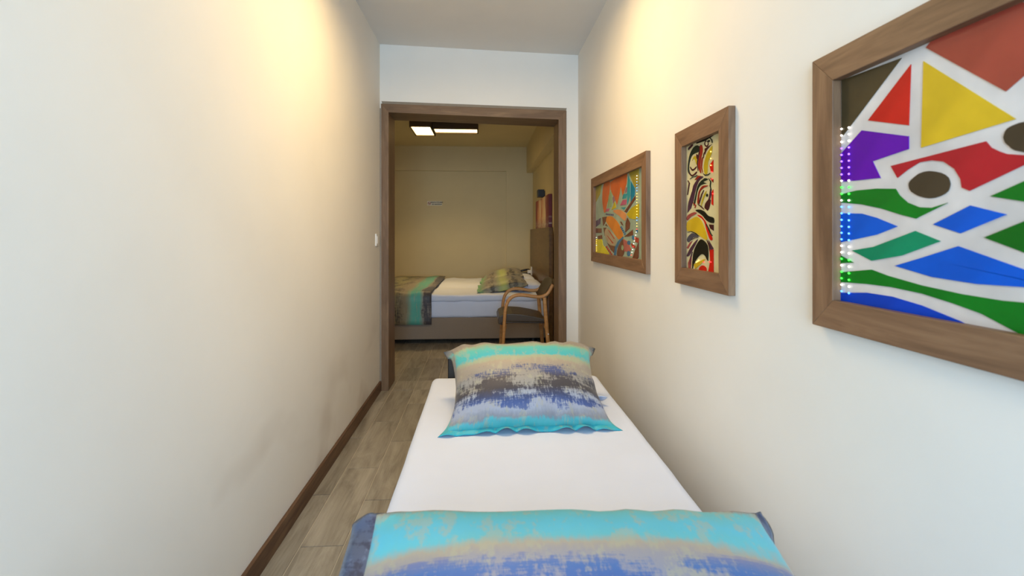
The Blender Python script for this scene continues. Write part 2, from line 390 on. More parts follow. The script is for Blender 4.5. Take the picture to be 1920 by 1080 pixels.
# ------------------------------------------------------------------ stained-glass outlines, millimetres from each frame's lower far corner
ART_F1 = [
 ('yolive', [(60,369),(162,410),(201,467),(146,468),(60,468)]),
 ('orange', [(233,443),(222,411),(218,380),(222,353),(235,328),(248,308),(259,297),(272,293),(284,294),(295,303),(307,318),(320,336),(337,352),(357,371),(371,392),(381,418),(387,447),(378,467),(375,468),(266,468),(255,465)]),
 ('orange', [(398,415),(493,350),(523,322),(567,372),(591,416),(628,359),(691,420),(699,468),(582,468),(393,458)]),
 ('sage', [(334,317),(418,322),(434,370),(413,413),(363,385)]),
 ('mauve', [(450,336),(491,351),(471,375),(439,370)]),
 ('yellow', [(417,302),(510,310),(480,344)]),
 ('pink', [(292,298),(357,297),(380,313),(316,315)]),
 ('mauve', [(662,374),(701,376),(710,399),(679,399)]),
 ('teal', [(619,348),(682,346),(695,367),(637,371)]),
 ('pink', [(579,316),(683,315),(692,339),(625,341)]),
 ('teal', [(648,292),(675,303),(593,305)]),
 ('teal', [(703,412),(698,361),(703,313),(748,356),(744,428),(716,452)]),
 ('blue', [(755,323),(814,352),(819,379),(755,423)]),
 ('yolive', [(816,385),(872,394),(872,468),(725,468)]),
 ('brown', [(656,282),(691,275),(825,332),(822,347)]),
 ('yellow', [(737,246),(808,238),(876,246),(876,308),(773,295),(692,267)]),
 ('lorange', [(471,287),(516,276),(559,266),(589,257),(615,248),(636,242),(652,238),(663,236),(671,237),(680,245),(687,255),(686,266),(671,273),(648,280),(621,286),(595,292),(567,296),(537,298),(501,299),(464,299),(448,295)]),
 ('amber', [(302,261),(299,251),(308,240),(331,229),(364,216),(401,202),(436,188),(473,172),(505,160),(526,151),(542,145),(560,143),(587,145),(617,151),(633,161),(623,177),(598,197),(571,215),(547,228),(521,239),(494,248),(468,256),(442,263),(413,268),(378,270),(342,270),(314,268)]),
 ('brown', [(240,218),(293,241),(326,270),(219,270)]),
 ('brown', [(283,220),(341,212),(305,230)]),
 ('brown', [(273,161),(312,207),(245,208)]),
 ('tan', [(285,192),(278,182),(276,171),(282,160),(293,149),(309,138),(331,128),(357,120),(384,113),(413,106),(442,101),(467,102),(489,110),(507,124),(513,138),(500,149),(474,160),(444,171),(413,183),(378,194),(347,202),(326,204),(309,203),(296,199)]),
 ('redd', [(437,119),(466,121),(346,159),(315,166)]),
 ('redd', [(464,145),(487,144),(381,189),(344,195)]),
 ('brown', [(405,83),(464,69),(487,106),(393,108),(325,122)]),
 ('lemon', [(364,53),(366,62),(326,78),(286,92),(266,99),(247,102),(232,108),(225,118),(222,130),(205,139),(157,143),(96,143),(53,134),(53,53)]),
 ('violet', [(64,216),(169,232),(183,267),(64,253)]),
 ('brown', [(63,178),(203,178),(203,204),(63,207)]),
 ('brown', [(121,137),(222,144),(208,165),(106,158)]),
 ('steel', [(504,57),(520,95),(564,123),(641,152),(626,156),(542,132),(487,100),(464,55)]),
 ('brown', [(545,55),(574,54),(600,55),(617,57),(629,60),(640,67),(650,78),(658,92),(661,106),(658,121),(651,135),(640,144),(626,144),(609,138),(590,129),(571,119),(552,107),(537,94),(527,81),(522,69),(526,59)]),
 ('rose', [(652,84),(737,84),(764,97),(700,135),(637,146)]),
 ('sage', [(643,105),(640,109),(638,111),(634,113),(629,114),(624,115),(618,115),(613,113),(609,110),(606,107),(604,104),(603,101),(604,98),(606,94),(609,92),(613,90),(618,89),(624,88),(629,88),(634,90),(638,93),(640,96),(643,99),(644,102)]),
 ('steel', [(747,131),(746,133),(742,135),(737,137),(731,138),(725,138),(719,138),(714,137),(709,135),(705,132),(703,130),(702,128),(703,125),(705,123),(709,121),(714,119),(719,118),(725,118),(731,118),(737,119),(742,121),(746,124),(747,126),(748,128)]),
 ('steel', [(743,80),(742,84),(738,86),(733,88),(727,89),(721,89),(715,88),(710,87),(705,84),(701,81),(699,78),(698,75),(699,72),(701,68),(705,66),(710,64),(715,63),(721,63),(727,64),(733,65),(738,68),(742,71),(743,74),(744,77)]),
 ('steel', [(804,156),(802,158),(800,161),(797,163),(793,164),(789,164),(785,164),(781,163),(778,161),(776,158),(774,156),(774,153),(774,150),(776,148),(778,146),(781,144),(785,143),(789,143),(793,143),(797,144),(800,146),(802,149),(804,151),(804,153)]),
 ('steel', [(858,185),(857,186),(855,188),(853,190),(849,190),(846,191),(843,190),(839,190),(837,189),(835,187),(834,185),(833,183),(834,181),(835,180),(837,178),(839,178),(843,177),(846,176),(849,177),(853,178),(855,178),(857,180),(858,181),(858,183)]),
 ('brown', [(724,158),(791,165),(787,190),(653,157)]),
 ('brown', [(737,198),(745,223),(704,250),(675,224),(670,178)]),
 ('brown', [(839,53),(872,66),(872,135),(822,96),(778,53)]),
 ('redd', [(773,111),(821,102),(826,115),(756,127)]),
 ('redd', [(821,134),(871,129),(871,151),(829,156)]),
 ('brown', [(615,216),(635,213),(605,233),(579,234)]),
 ('steel', [(587,201),(613,203),(612,209),(585,208)]),
 ('steel', [(603,192),(630,194),(628,201),(602,199)]),
 ('steel', [(620,183),(646,185),(644,192),(618,190)]),
 ('steel', [(636,175),(661,177),(660,183),(634,181)]),
 ('steel', [(652,166),(677,168),(675,175),(650,173)]),
 ('redd', [(304,89),(332,93),(328,104),(299,100)]),
 ('redd', [(331,79),(359,83),(354,94),(327,91)]),
 ('redd', [(358,70),(385,74),(380,85),(353,81)]),
 ('redd', [(384,61),(410,65),(406,76),(380,72)]),
 ('redd', [(415,53),(436,56),(431,66),(405,63),(410,53)]),
 ('violet', [(302,279),(320,278),(323,288),(304,288)]),
 ('violet', [(337,277),(355,276),(358,285),(340,286)]),
 ('violet', [(372,274),(389,274),(392,283),(374,283)]),
 ('violet', [(405,272),(423,272),(425,280),(407,281)]),
 ('violet', [(438,270),(455,269),(457,278),(440,279)]),
]
ART_F2 = [
 ('black', [(134,470),(196,467),(248,473),(248,478),(157,478),(134,476)]),
 ('dgreen', [(70,387),(74,382),(83,375),(90,372),(85,381),(79,393),(79,404),(82,414),(89,426),(98,435),(110,439),(123,440),(139,440),(153,441),(157,447),(156,454),(150,460),(141,464),(128,465),(113,462),(99,455),(87,446),(79,436),(74,425),(70,410),(68,395)]),
 ('olive', [(103,419),(107,422),(111,424),(115,424),(119,422),(123,419),(127,414),(131,407),(134,402),(137,401),(139,402),(140,405),(138,412),(135,422),(131,429),(125,432),(119,432),(113,430),(108,426),(104,421),(102,418)]),
 ('maroon', [(86,401),(87,398),(90,394),(95,390),(101,386),(108,384),(116,385),(124,387),(131,390),(135,392),(136,395),(134,396),(127,394),(118,391),(108,390),(100,393),(92,399),(87,402)]),
 ('maroon', [(78,385),(80,380),(84,376),(89,372),(95,368),(103,366),(113,367),(125,369),(134,372),(138,375),(139,378),(136,379),(127,377),(115,373),(103,371),(93,375),(85,382),(79,386)]),
 ('maroon', [(133,433),(134,427),(136,422),(139,419),(143,416),(146,416),(147,419),(147,424),(146,429),(142,433),(138,435),(134,436)]),
 ('red', [(160,453),(159,444),(158,434),(154,423),(149,412),(146,402),(146,395),(148,389),(151,383),(157,376),(163,370),(168,368),(168,373),(165,382),(163,391),(163,398),(164,405),(166,413),(170,421),(175,429),(178,437),(179,444),(177,451),(175,456),(171,459),(165,461),(161,459)]),
 ('red', [(168,404),(167,394),(168,385),(172,377),(177,370),(180,367),(179,371),(176,380),(174,389),(176,399),(179,410),(180,417),(178,419),(173,417),(170,412)]),
 ('olive', [(225,436),(215,431),(206,424),(198,414),(191,403),(187,392),(186,382),(188,372),(192,365),(197,361),(204,361),(210,364),(212,373),(213,386),(215,398),(222,406),(230,413),(237,420),(240,428),(242,436),(242,441),(241,443),(238,442),(233,440)]),
 ('redl', [(233,366),(248,362),(248,399),(224,386)]),
 ('maroon', [(217,456),(216,458),(214,461),(212,463),(209,464),(206,465),(203,466),(200,467),(197,467),(195,466),(193,465),(191,463),(190,461),(189,459),(190,457),(191,455),(193,453),(195,451),(197,449),(200,448),(203,447),(206,446),(209,446),(212,447),(214,448),(216,450),(217,452),(217,454)]),
 ('cream', [(213,457),(212,459),(211,461),(209,462),(208,463),(206,463),(204,463),(202,463),(200,463),(199,462),(198,461),(198,459),(198,457),(199,455),(200,454),(202,453),(204,452),(206,451),(208,451),(209,451),(211,452),(212,453),(213,454),(213,456)]),
 ('black', [(226,462),(225,463),(223,464),(221,465),(219,465),(217,465),(215,465),(213,465),(212,465),(212,464),(212,462),(213,461),(215,460),(217,460),(219,459),(221,459),(223,459),(225,459),(226,460),(226,461)]),
 ('maroon', [(194,424),(206,439),(241,449),(192,443)]),
 ('maroon', [(71,464),(72,461),(76,460),(86,462),(99,466),(108,469),(110,471),(108,473),(103,474),(94,473),(82,470),(74,467)]),
 ('plum', [(127,342),(112,327),(98,312),(86,296),(75,281),(71,270),(79,268),(95,272),(108,278),(114,286),(118,297),(123,309),(131,321),(139,333),(149,343),(161,349),(175,352),(182,355),(178,358),(168,359),(158,360),(152,360),(147,358),(139,353)]),
 ('red', [(136,352),(168,360),(144,364),(121,352)]),
 ('dgreen', [(167,344),(153,338),(143,329),(134,315),(122,290),(113,269),(117,268),(126,277),(133,294),(141,312),(150,323),(163,330),(187,332),(206,332),(195,335),(182,339),(198,341),(215,343),(211,346),(201,349),(192,350),(182,348)]),
 ('red', [(161,319),(154,314),(149,307),(145,298),(142,287),(141,278),(143,273),(147,271),(151,273),(153,282),(154,295),(158,306),(164,312),(173,316),(182,319),(194,321),(208,322),(215,323),(212,325),(202,326),(192,327),(184,327),(176,326),(168,323)]),
 ('olive', [(193,302),(185,295),(178,287),(172,277),(168,265),(166,259),(169,262),(175,271),(182,280),(189,289),(198,297),(203,304),(204,307),(203,308),(199,306)]),
 ('black', [(214,296),(213,297),(212,298),(210,299),(208,299),(206,299),(204,298),(203,297),(202,296),(202,295),(202,294),(203,292),(204,291),(206,290),(208,290),(210,290),(212,290),(213,291),(214,292),(214,294)]),
 ('plum', [(227,308),(224,296),(219,284),(210,275),(200,266),(194,261),(198,261),(206,265),(215,271),(223,277),(230,285),(235,293),(235,302),(233,311),(230,315)]),
 ('redl', [(237,265),(248,260),(248,309),(239,303)]),
 ('red', [(239,335),(248,330),(248,340),(228,347)]),
 ('plum', [(95,261),(111,288),(90,290),(71,270),(67,246)]),
 ('maroon', [(194,254),(198,252),(202,251),(205,249),(208,247),(211,246),(215,248),(219,251),(223,256),(227,263),(231,272),(232,278),(229,280),(223,280),(216,279),(209,277),(203,273),(197,269),(194,265),(192,260),(192,256)]),
 ('black', [(138,247),(156,241),(173,234),(185,228),(195,221),(207,215),(222,210),(238,207),(250,206),(254,210),(254,216),(250,222),(241,225),(228,227),(216,230),(208,234),(200,239),(192,244),(183,247),(173,250),(163,252),(149,253),(135,253),(129,251)]),
 ('rose', [(61,229),(61,223),(64,220),(72,222),(83,227),(95,232),(110,235),(125,238),(135,241),(135,243),(129,245),(121,246),(112,245),(100,244),(89,242),(79,240),(70,237),(64,234)]),
 ('redl', [(153,230),(171,224),(187,215),(195,205),(201,194),(207,183),(214,173),(221,163),(228,156),(235,153),(242,154),(243,159),(235,170),(223,184),(211,197),(204,205),(199,211),(192,217),(183,223),(173,229),(163,233),(153,235),(144,236),(142,235)]),
 ('maroon', [(230,190),(250,183),(250,201),(221,203)]),
 ('yellow', [(59,198),(64,184),(85,182),(111,182),(129,178),(147,172),(168,164),(187,158),(203,154),(211,158),(200,180),(182,204),(170,216),(158,223),(146,228),(132,230),(117,228),(100,224),(80,220),(64,213)]),
 ('slate', [(65,150),(71,146),(78,145),(87,149),(99,156),(111,162),(126,163),(142,163),(150,164),(142,168),(126,173),(111,176),(101,176),(92,173),(84,170),(76,166),(68,160),(64,155)]),
 ('rose', [(72,123),(105,150),(84,143),(61,125)]),
 ('plum', [(63,96),(69,96),(78,99),(88,105),(99,114),(111,124),(125,136),(139,149),(145,156),(136,153),(118,144),(100,133),(85,122),(71,109),(62,100)]),
 ('rose', [(75,55),(89,53),(95,70),(100,107),(72,74)]),
 ('black', [(107,60),(116,74),(128,85),(142,95),(158,104),(173,109),(186,108),(197,104),(207,94),(214,89),(217,106),(216,127),(211,138),(202,145),(190,151),(178,155),(168,156),(158,153),(145,145),(132,134),(120,121),(111,105),(105,77),(103,55)]),
 ('yellow', [(127,58),(163,75),(197,93),(187,93),(116,72)]),
 ('redl', [(190,53),(197,54),(203,57),(205,62),(204,66),(199,69),(191,72),(182,73),(173,72),(165,69),(158,65),(154,61),(152,55),(154,53)]),
 ('redl', [(230,90),(216,54),(233,53),(250,53),(250,126),(225,125)]),
 ('plum', [(234,123),(250,128),(218,154)]),
 ('maroon', [(141,463),(154,458),(157,445),(149,432),(139,405),(145,380),(147,379),(143,405),(153,431),(162,444),(157,458)]),
 ('dgreen', [(88,359),(109,363),(130,362),(142,366),(140,367),(127,365),(107,365),(86,360)]),
 ('maroon', [(184,414),(190,428),(205,436),(225,444),(223,445),(201,438),(186,430),(181,415)]),
 ('black', [(182,365),(196,357),(216,356),(229,361),(227,362),(214,359),(197,360),(183,366)]),
 ('maroon', [(69,356),(78,346),(70,326),(66,307),(70,307),(77,325),(85,346),(72,357)]),
 ('dgreen', [(218,346),(230,334),(226,322),(236,306),(238,306),(231,321),(235,334),(220,346)]),
 ('plum', [(105,311),(119,332),(133,345),(130,346),(113,334),(101,311)]),
 ('maroon', [(155,270),(167,287),(176,300),(188,312),(186,313),(170,301),(161,288),(152,271)]),
 ('black', [(225,471),(237,462),(241,452),(244,452),(241,462),(227,472)]),
 ('red', [(109,277),(126,266),(122,260),(126,259),(133,267),(112,278)]),
 ('maroon', [(144,270),(165,261),(186,251),(189,252),(170,263),(146,271)]),
 ('dgreen', [(201,205),(216,189),(230,173),(243,167),(244,168),(234,175),(221,190),(203,206)]),
 ('black', [(70,178),(94,181),(126,175),(157,165),(158,165),(128,177),(95,183),(69,179)]),
 ('maroon', [(95,152),(122,159),(148,161),(147,162),(121,161),(94,153)]),
 ('plum', [(91,70),(97,94),(107,114),(104,114),(90,95),(87,70)]),
 ('maroon', [(207,154),(220,136),(226,119),(229,119),(226,137),(210,154)]),
]
ART_F3 = [
 ('olive', [(59,378),(64,380),(191,482),(59,488)]),
 ('red', [(208,465),(122,394),(204,366)]),
 ('yellow', [(226,325),(360,338),(230,462)]),
 ('brick', [(247,492),(234,482),(348,378),(388,404),(428,458),(359,492)]),
 ('purple', [(90,367),(58,345),(58,289),(149,286),(132,318),(204,327),(204,348),(108,379)]),
 ('red2', [(183,282),(202,293),(223,302),(244,302),(263,297),(279,284),(288,268),(290,255),(301,249),(369,276),(399,290),(369,289),(349,294),(340,299),(330,306),(323,316),(170,304)]),
 ('umber', [(205,262),(209,256),(215,252),(222,248),(231,245),(240,243),(249,243),(258,245),(265,248),(270,252),(272,257),(273,262),(272,267),(270,272),(265,277),(258,281),(249,284),(240,286),(231,286),(222,284),(215,280),(209,276),(205,272),(204,268)]),
 ('umber', [(409,307),(408,310),(406,314),(404,317),(401,320),(397,323),(393,325),(388,327),(384,329),(379,331),(374,332),(369,332),(364,332),(359,331),(355,330),(352,329),(349,327),(347,324),(346,321),(345,317),(346,313),(347,310),(349,307),(352,304),(355,300),(359,297),(364,295),(369,293),(374,291),(379,290),(384,289),(388,289),(393,290),(397,291),(401,292),(404,294),(406,296),(408,298),(409,301),(409,304)]),
 ('green', [(58,249),(108,242),(151,232),(191,219),(217,212),(269,234),(244,228),(223,230),(202,239),(187,252),(179,264),(141,268),(96,269),(58,265)]),
 ('blue', [(57,171),(96,178),(141,186),(183,200),(141,216),(108,225),(57,228)]),
 ('blue', [(288,188),(349,213),(302,228),(246,202)]),
 ('green', [(369,229),(418,218),(418,275),(369,255),(329,239)]),
 ('green2', [(369,163),(428,140),(428,225),(369,203),(321,182)]),
 ('teal', [(134,164),(85,156),(130,139),(191,151),(258,176),(216,192)]),
 ('green', [(55,130),(89,133),(55,146)]),
 ('blue', [(244,120),(311,116),(369,118),(437,118),(437,117),(369,141),(285,169),(227,149),(178,133)]),
 ('green', [(55,93),(119,96),(172,96),(227,92),(275,84),(317,75),(358,59),(369,55),(373,53),(446,53),(446,100),(369,98),(343,97),(290,99),(227,105),(164,115),(130,123),(55,112)]),
 ('blue2', [(55,56),(304,53),(288,59),(227,73),(172,80),(119,80),(55,72)]),
]

# ------------------------------------------------------------------ the setting
XL, XR, YD, YD2, YB = -0.753, 0.701, 3.457, 3.67, 7.10     # corridor sides, door wall faces, far wall
FL, FRX = -2.40, 0.74                                     # far room sides
YR = -1.15                                                # rear wall
CEILF = 2.45

struct(box('wall_left', (XL - 0.12, XL, YR - 0.12, YD2, 0, 2.62), M['wall_l']))
struct(box('wall_right', (XR, XR + 0.12, YR - 0.12, YD, 0, 2.62), M['wall']))
struct(boxes('wall_end', [(XL, 0.86, YD, YD2, 2.048, 2.62), (0.607, 0.86, YD, YD2, 0, 2.048), (FL - 0.1, XL - 0.12, YD2 - 0.12, YD2, 0, 2.62)], M['wall']))
struct(boxes('wall_rear', [(XL, XR, YR - 0.12, YR, 0, 0.5), (XL, XR, YR - 0.12, YR, 2.12, 2.62), (XL, -0.62, YR - 0.12, YR, 0.5, 2.12), (0.58, XR, YR - 0.12, YR, 0.5, 2.12)], M['wall']))
# corridor ceiling, which drops a little towards the right-hand wall, tilted to fit the skewed image lines
bm = bmesh.new()
y0, y1 = YR - 0.12, YD
q = [(XL - .05, y0, 2.514), (XR + .05, y0, 2.464), (XR + .05, y1, 2.464), (XL - .05, y1, 2.514)]
lo = [bm.verts.new(p) for p in q]; hi = [bm.verts.new((p[0], p[1], 2.66)) for p in q]
bm.faces.new(lo); bm.faces.new(hi)
for i in range(4): bm.faces.new((lo[i], lo[(i + 1) % 4], hi[(i + 1) % 4], hi[i]))
struct(link(bpy.data.objects.new('ceiling', mesh_from(bm, 'ceiling', M['ceil']))))

# far room shell
struct(box('wall_far_back', (FL - 0.1, FRX + 0.1, YB, YB + 0.1, 0, 2.62), M['wall_far']))
struct(box('wall_far_right', (FRX, FRX + 0.12, YD2, YB, 0, 2.62), M['wall_far']))
struct(box('wall_far_left', (FL - 0.1, FL, YD2, YB, 0, 2.62), M['wall_far']))
struct(box('ceiling_far', (FL - 0.1, FRX + 0.1, YD2, YB + 0.1, CEILF, 2.62), M['wall_far']))
struct(box('trim_1', (FL, 0.339, YB - 0.05, YB, 2.085, CEILF), M['wall_far']))          # shallow beam over the far wall
struct(box('trim_2', (0.339, FRX, YB - 0.05, YB, 0, CEILF), M['wall_far']))             # shallow pilaster in the corner
struct(box('trim_3', (0.645, FRX, YD2, YB - 0.05, 2.06, CEILF), M['wall_far']))         # beam along the headboard wall

# floor: grout bed with wood-look tiles laid along the corridor
floor = struct(boxes('floor', [(XL, XR, YR, YD, -0.06, -0.003), (XL + .03, 0.60, YD, YD2, -0.06, -0.003), (FL, FRX, YD2, YB, -0.06, -0.003)], M['grout']))
regions = [(XL, XR, YR, YD), (-0.69, 0.555, YD, YD2), (FL, FRX, YD2, YB)]
TW, TL, XJ = 0.157, 0.57, -0.665
offs = {0: 2.030, 1: 1.745}
cache = {}
full_row = range(int((FL - XJ) / TW) - 1, int((FRX - XJ) / TW) + 2)
for i in full_row:
    x0 = XJ + i * TW; x1 = x0 + TW
    start = 1.74 if i % 2 == 0 else (2.085 if i == -1 else 2.03)
    k0 = int((YR - start) / TL) - 1
    for k in range(k0, 16):
        y0 = start + k * TL; y1 = y0 + TL
        if y0 > YB: break
        for (a0, a1, b0, b1) in regions:
            # merge across the threshold so that a tile is not cut at the region line
            cx0, cx1 = max(x0, a0), min(x1, a1)
            cy0, cy1 = max(y0, b0), min(y1, b1)
            if cx1 - cx0 < 0.012 or cy1 - cy0 < 0.012: continue
            g = 0.0018
            ex0 = cx0 + (g if cx0 == x0 else 0); ex1 = cx1 - (g if cx1 == x1 else 0)
            ey0 = cy0 + (g if cy0 == y0 else 0); ey1 = cy1 - (g if cy1 == y1 else 0)
            key = (round(ex1 - ex0, 4), round(ey1 - ey0, 4))
            if key not in cache:
                bm = bmesh.new(); bm_box(bm, key[1], key[0], 0.008, (0, 0, -0.004))
                cache[key] = mesh_from(bm, 'floor_tile', M['tile'])
            o = bpy.data.objects.new('floor_tile', cache[key])
            place(o, floor, ((ex0 + ex1) / 2, (ey0 + ey1) / 2, rnd.uniform(-0.0004, 0.0002)))
            o.rotation_euler = (0, 0, R(90))

# skirtings
struct(box('baseboard_left', (XL, XL + 0.014, YR, YD - 0.012, 0, 0.072), M['skirt'], None, 0.002, 2, 'y'))
struct(box('baseboard_right', (XR - 0.014, XR, YR, YD, 0, 0.072), M['skirt'], None, 0.002, 2, 'y'))
struct(box('baseboard_end', (0.612, XR - 0.014, YD - 0.014, YD, 0, 0.072), M['skirt'], None, 0.002, 2))

# door lining: two jambs and a head, tilted along the top to follow the image's skewed horizontals, with white caulk at left and grey strips painted as the shaded gap
door = struct(empty('door_1', (0, YD, 0)))
JY0, JY1 = YD - 0.012, YD2 + 0.012
def zt(x, left, right): return left + (right - left) * (x + 0.734) / 1.343
TO = (2.078, 2.049); TI = (2.017, 1.980)
jl = prism('jamb', [(-0.741, 0), (-0.688, 0), (-0.688, zt(-0.688, *TI)), (-0.741, zt(-0.741, *TO))], JY1 - JY0, M['casing'], door, (0, JY0, 0), (1, 0, 0), (0, 0, 1), (0, 1, 0))
jr = prism('jamb', [(0.553, 0), (0.609, 0), (0.609, zt(0.609, *TO)), (0.553, zt(0.553, *TI))], JY1 - JY0, M['casing'], door, (0, JY0, 0), (1, 0, 0), (0, 0, 1), (0, 1, 0))
hd = prism('door_head', [(-0.688, zt(-0.688, *TI)), (0.553, zt(0.553, *TI)), (0.609, zt(0.609, *TO)), (-0.741, zt(-0.741, *TO))], JY1 - JY0, M['casing'], door, (0, JY0, 0), (1, 0, 0), (0, 0, 1), (0, 1, 0))
for j in (jl, jr):      # turn the piece so that its grain (local X) runs up the jamb
    j.data.transform(Matrix.Rotation(R(90), 4, 'Y')); j.rotation_euler = (0, R(-90), 0)
prism('caulk_or_gap_shade', [(-0.734, TO[0]), (0.609, TO[1]), (0.615, TO[1] + 0.020), (-0.740, TO[0] + 0.020)], 0.008, M['gap_shade'], door, (0, YD - 0.004, 0), (1, 0, 0), (0, 0, 1), (0, 1, 0))  # grey strip standing in for the shaded gap above the casing
box('caulk_or_gap_shade', (-0.7445, -0.741, YD - 0.006, YD + 0.004, 0.07, 2.08), M['caulk'], door)
box('caulk_or_gap_shade', (0.609, 0.6135, YD - 0.004, YD + 0.004, 0, 2.05), M['gap_shade'], door)  # same painted gap shade down the right of the casing
prism('door_packing', [(-0.753, 0), (-0.741, 0), (-0.741, 2.09), (-0.753, 2.09)], 0.2, M['gap_shade'], door, (0, YD + 0.002, 0), (1, 0, 0), (0, 0, 1), (0, 1, 0))

# rear window behind the camera, the source of the daylight
win = struct(empty('window_1', (-0.02, YR - 0.06, 0.5)))
for e in [(-0.62, 0.58, YR - 0.09, YR - 0.03, 0.50, 0.55), (-0.62, 0.58, YR - 0.09, YR - 0.03, 2.07, 2.12), (-0.62, -0.57, YR - 0.09, YR - 0.03, 0.55, 2.07), (0.53, 0.58, YR - 0.09, YR - 0.03, 0.55, 2.07), (-0.045, 0.005, YR - 0.09, YR - 0.03, 0.55, 2.07)]:
    box('window_frame', e, M['white_pl'], win, 0.004)
t = NT('window_glass')
tr = t.n('ShaderNodeBsdfTransparent'); gl = t.n('ShaderNodeBsdfGlossy'); gl.inputs['Roughness'].default_value = 0.02
fr = t.n('ShaderNodeFresnel'); mx = t.n('ShaderNodeMixShader')
t.l(fr.outputs[0], mx.inputs[0]); t.l(tr.outputs[0], mx.inputs[1]); t.l(gl.outputs[0], mx.inputs[2])
t.l(mx.outputs[0], t.t.nodes['Material Output'].inputs[0])
box('pane', (-0.57, -0.045, YR - 0.063, YR - 0.058, 0.55, 2.07), t.m, win)
box('pane', (0.005, 0.53, YR - 0.063, YR - 0.058, 0.55, 2.07), t.m, win)

# ------------------------------------------------------------------ ceiling lamps (two wooden trays each)
def ceiling_lamp(loc, label, power, spread):
    """loc is the ceiling point; tray bottoms hang 0.10 below it"""
    t = empty('ceiling_lamp', loc)
    tag(t, label, 'lamp', 'wooden ceiling lamps')
    X, Y, Z = loc
    for (x0, x1, y0, y1, zb) in ((-0.39, -0.145, -0.255, 0.255, -0.10), (-0.14, 0.385, -0.15, 0.095, -0.098)):
        w_ = 0.014
        bm = bmesh.new()
        for (a0, a1, b0, b1) in ((x0, x1, y0, y0 + w_), (x0, x1, y1 - w_, y1), (x0, x0 + w_, y0 + w_, y1 - w_), (x1 - w_, x1, y0 + w_, y1 - w_)):
            bm_box(bm, a1 - a0, b1 - b0, -zb, ((a0 + a1) / 2, (b0 + b1) / 2, zb / 2))
        tray = bpy.data.objects.new('lamp_tray', mesh_from(bm, 'lamp_tray', M['lampbox']))
        place(tray, t, loc)
        box('diffuser', (X + x0 + w_, X + x1 - w_, Y + y0 + w_, Y + y1 - w_, Z + zb + 0.012, Z + zb + 0.018), M['diff'], t)
    a = area('lamp_light', (X, Y, Z - 0.115), (0, 0, 0), 0.6, 0.4, power, (1.0, 0.70, 0.33), spread)
    a.parent = t; a.location = (0, 0, -0.115)
    return t
ceiling_lamp((-0.45, 5.615, CEILF), 'lit wooden ceiling lamp of two trays in the room beyond the doorway', 7.5, 120)
ceiling_lamp((-0.03, 1.95, 2.470), 'wooden ceiling lamp of two trays over the narrow bed, out of view above', 12.8, 180)

# ------------------------------------------------------------------ narrow bed in the corridor
def soft_box(name, ext, r, mat, parent, nx=26, ny=40, wob=0.003, seed=1, top_only=False):
    """rounded, slightly uneven upholstered block"""
    x0, x1, y0, y1, z0, z1 = ext
    bm = bmesh.new(); bm_box(bm, x1 - x0, y1 - y0, z1 - z0)
    bmesh.ops.bevel(bm, geom=bm.edges[:], offset=r, segments=4, affect='EDGES', profile=0.5)
    for n_, ax, a, b in ((nx, 0, x0, x1), (ny, 1, y0, y1)):
        for i in range(1, n_):
            v = (b - a) * (i / n_ - 0.5)
            if abs(v) > (b - a) / 2 - r * 1.05: continue
            pl = [0, 0, 0]; pl[ax] = v; nn = [0, 0, 0]; nn[ax] = 1
            bmesh.ops.bisect_plane(bm, geom=bm.verts[:] + bm.edges[:] + bm.faces[:], plane_co=pl, plane_no=nn)
    from mathutils import noise as mn
    for v in bm.verts:
        p = v.co * 3.2 + Vector((seed * 7.1, seed * 3.3, 0))
        v.co.z += wob * mn.noise(p) + wob * 0.5 * mn.noise(p * 3.1)
        v.co.x += wob * 0.6 * mn.noise(p * 1.7 + Vector((5, 0, 0)))
        v.co.y += wob * 0.6 * mn.noise(p * 1.7 + Vector((0, 9, 0)))
    o = bpy.data.objects.new(name, mesh_from(bm, name, mat, True))
    return place(o, parent, ((x0 + x1) / 2, (y0 + y1) / 2, (z0 + z1) / 2))

bed = tag(empty('single_bed', (0.16, 1.40, 0)), 'narrow single bed with a tight white sheet along the right wall', 'bed')
soft_box('mattress', (-0.258, 0.582, 0.42, 2.385, 0.20, 0.412), 0.030, M['sheet'], bed, 24, 46, 0.004)
box('bed_base', (-0.235, 0.56, 0.45, 2.36, 0.10, 0.205), M['base_f'], bed, 0.01)
for x in (-0.20, 0.52):
    for y in (0.5, 2.3):
        o = bpy.data.objects.new('leg', lathe_mesh('leg', [(0.018, 0), (0.022, 0.02), (0.024, 0.105)], M['dark'])); place(o, bed, (x, y, 0))
box('headboard', (-0.182, 0.50, 2.395, 2.42, 0.09, 0.53), M['dark'], bed, 0.006)

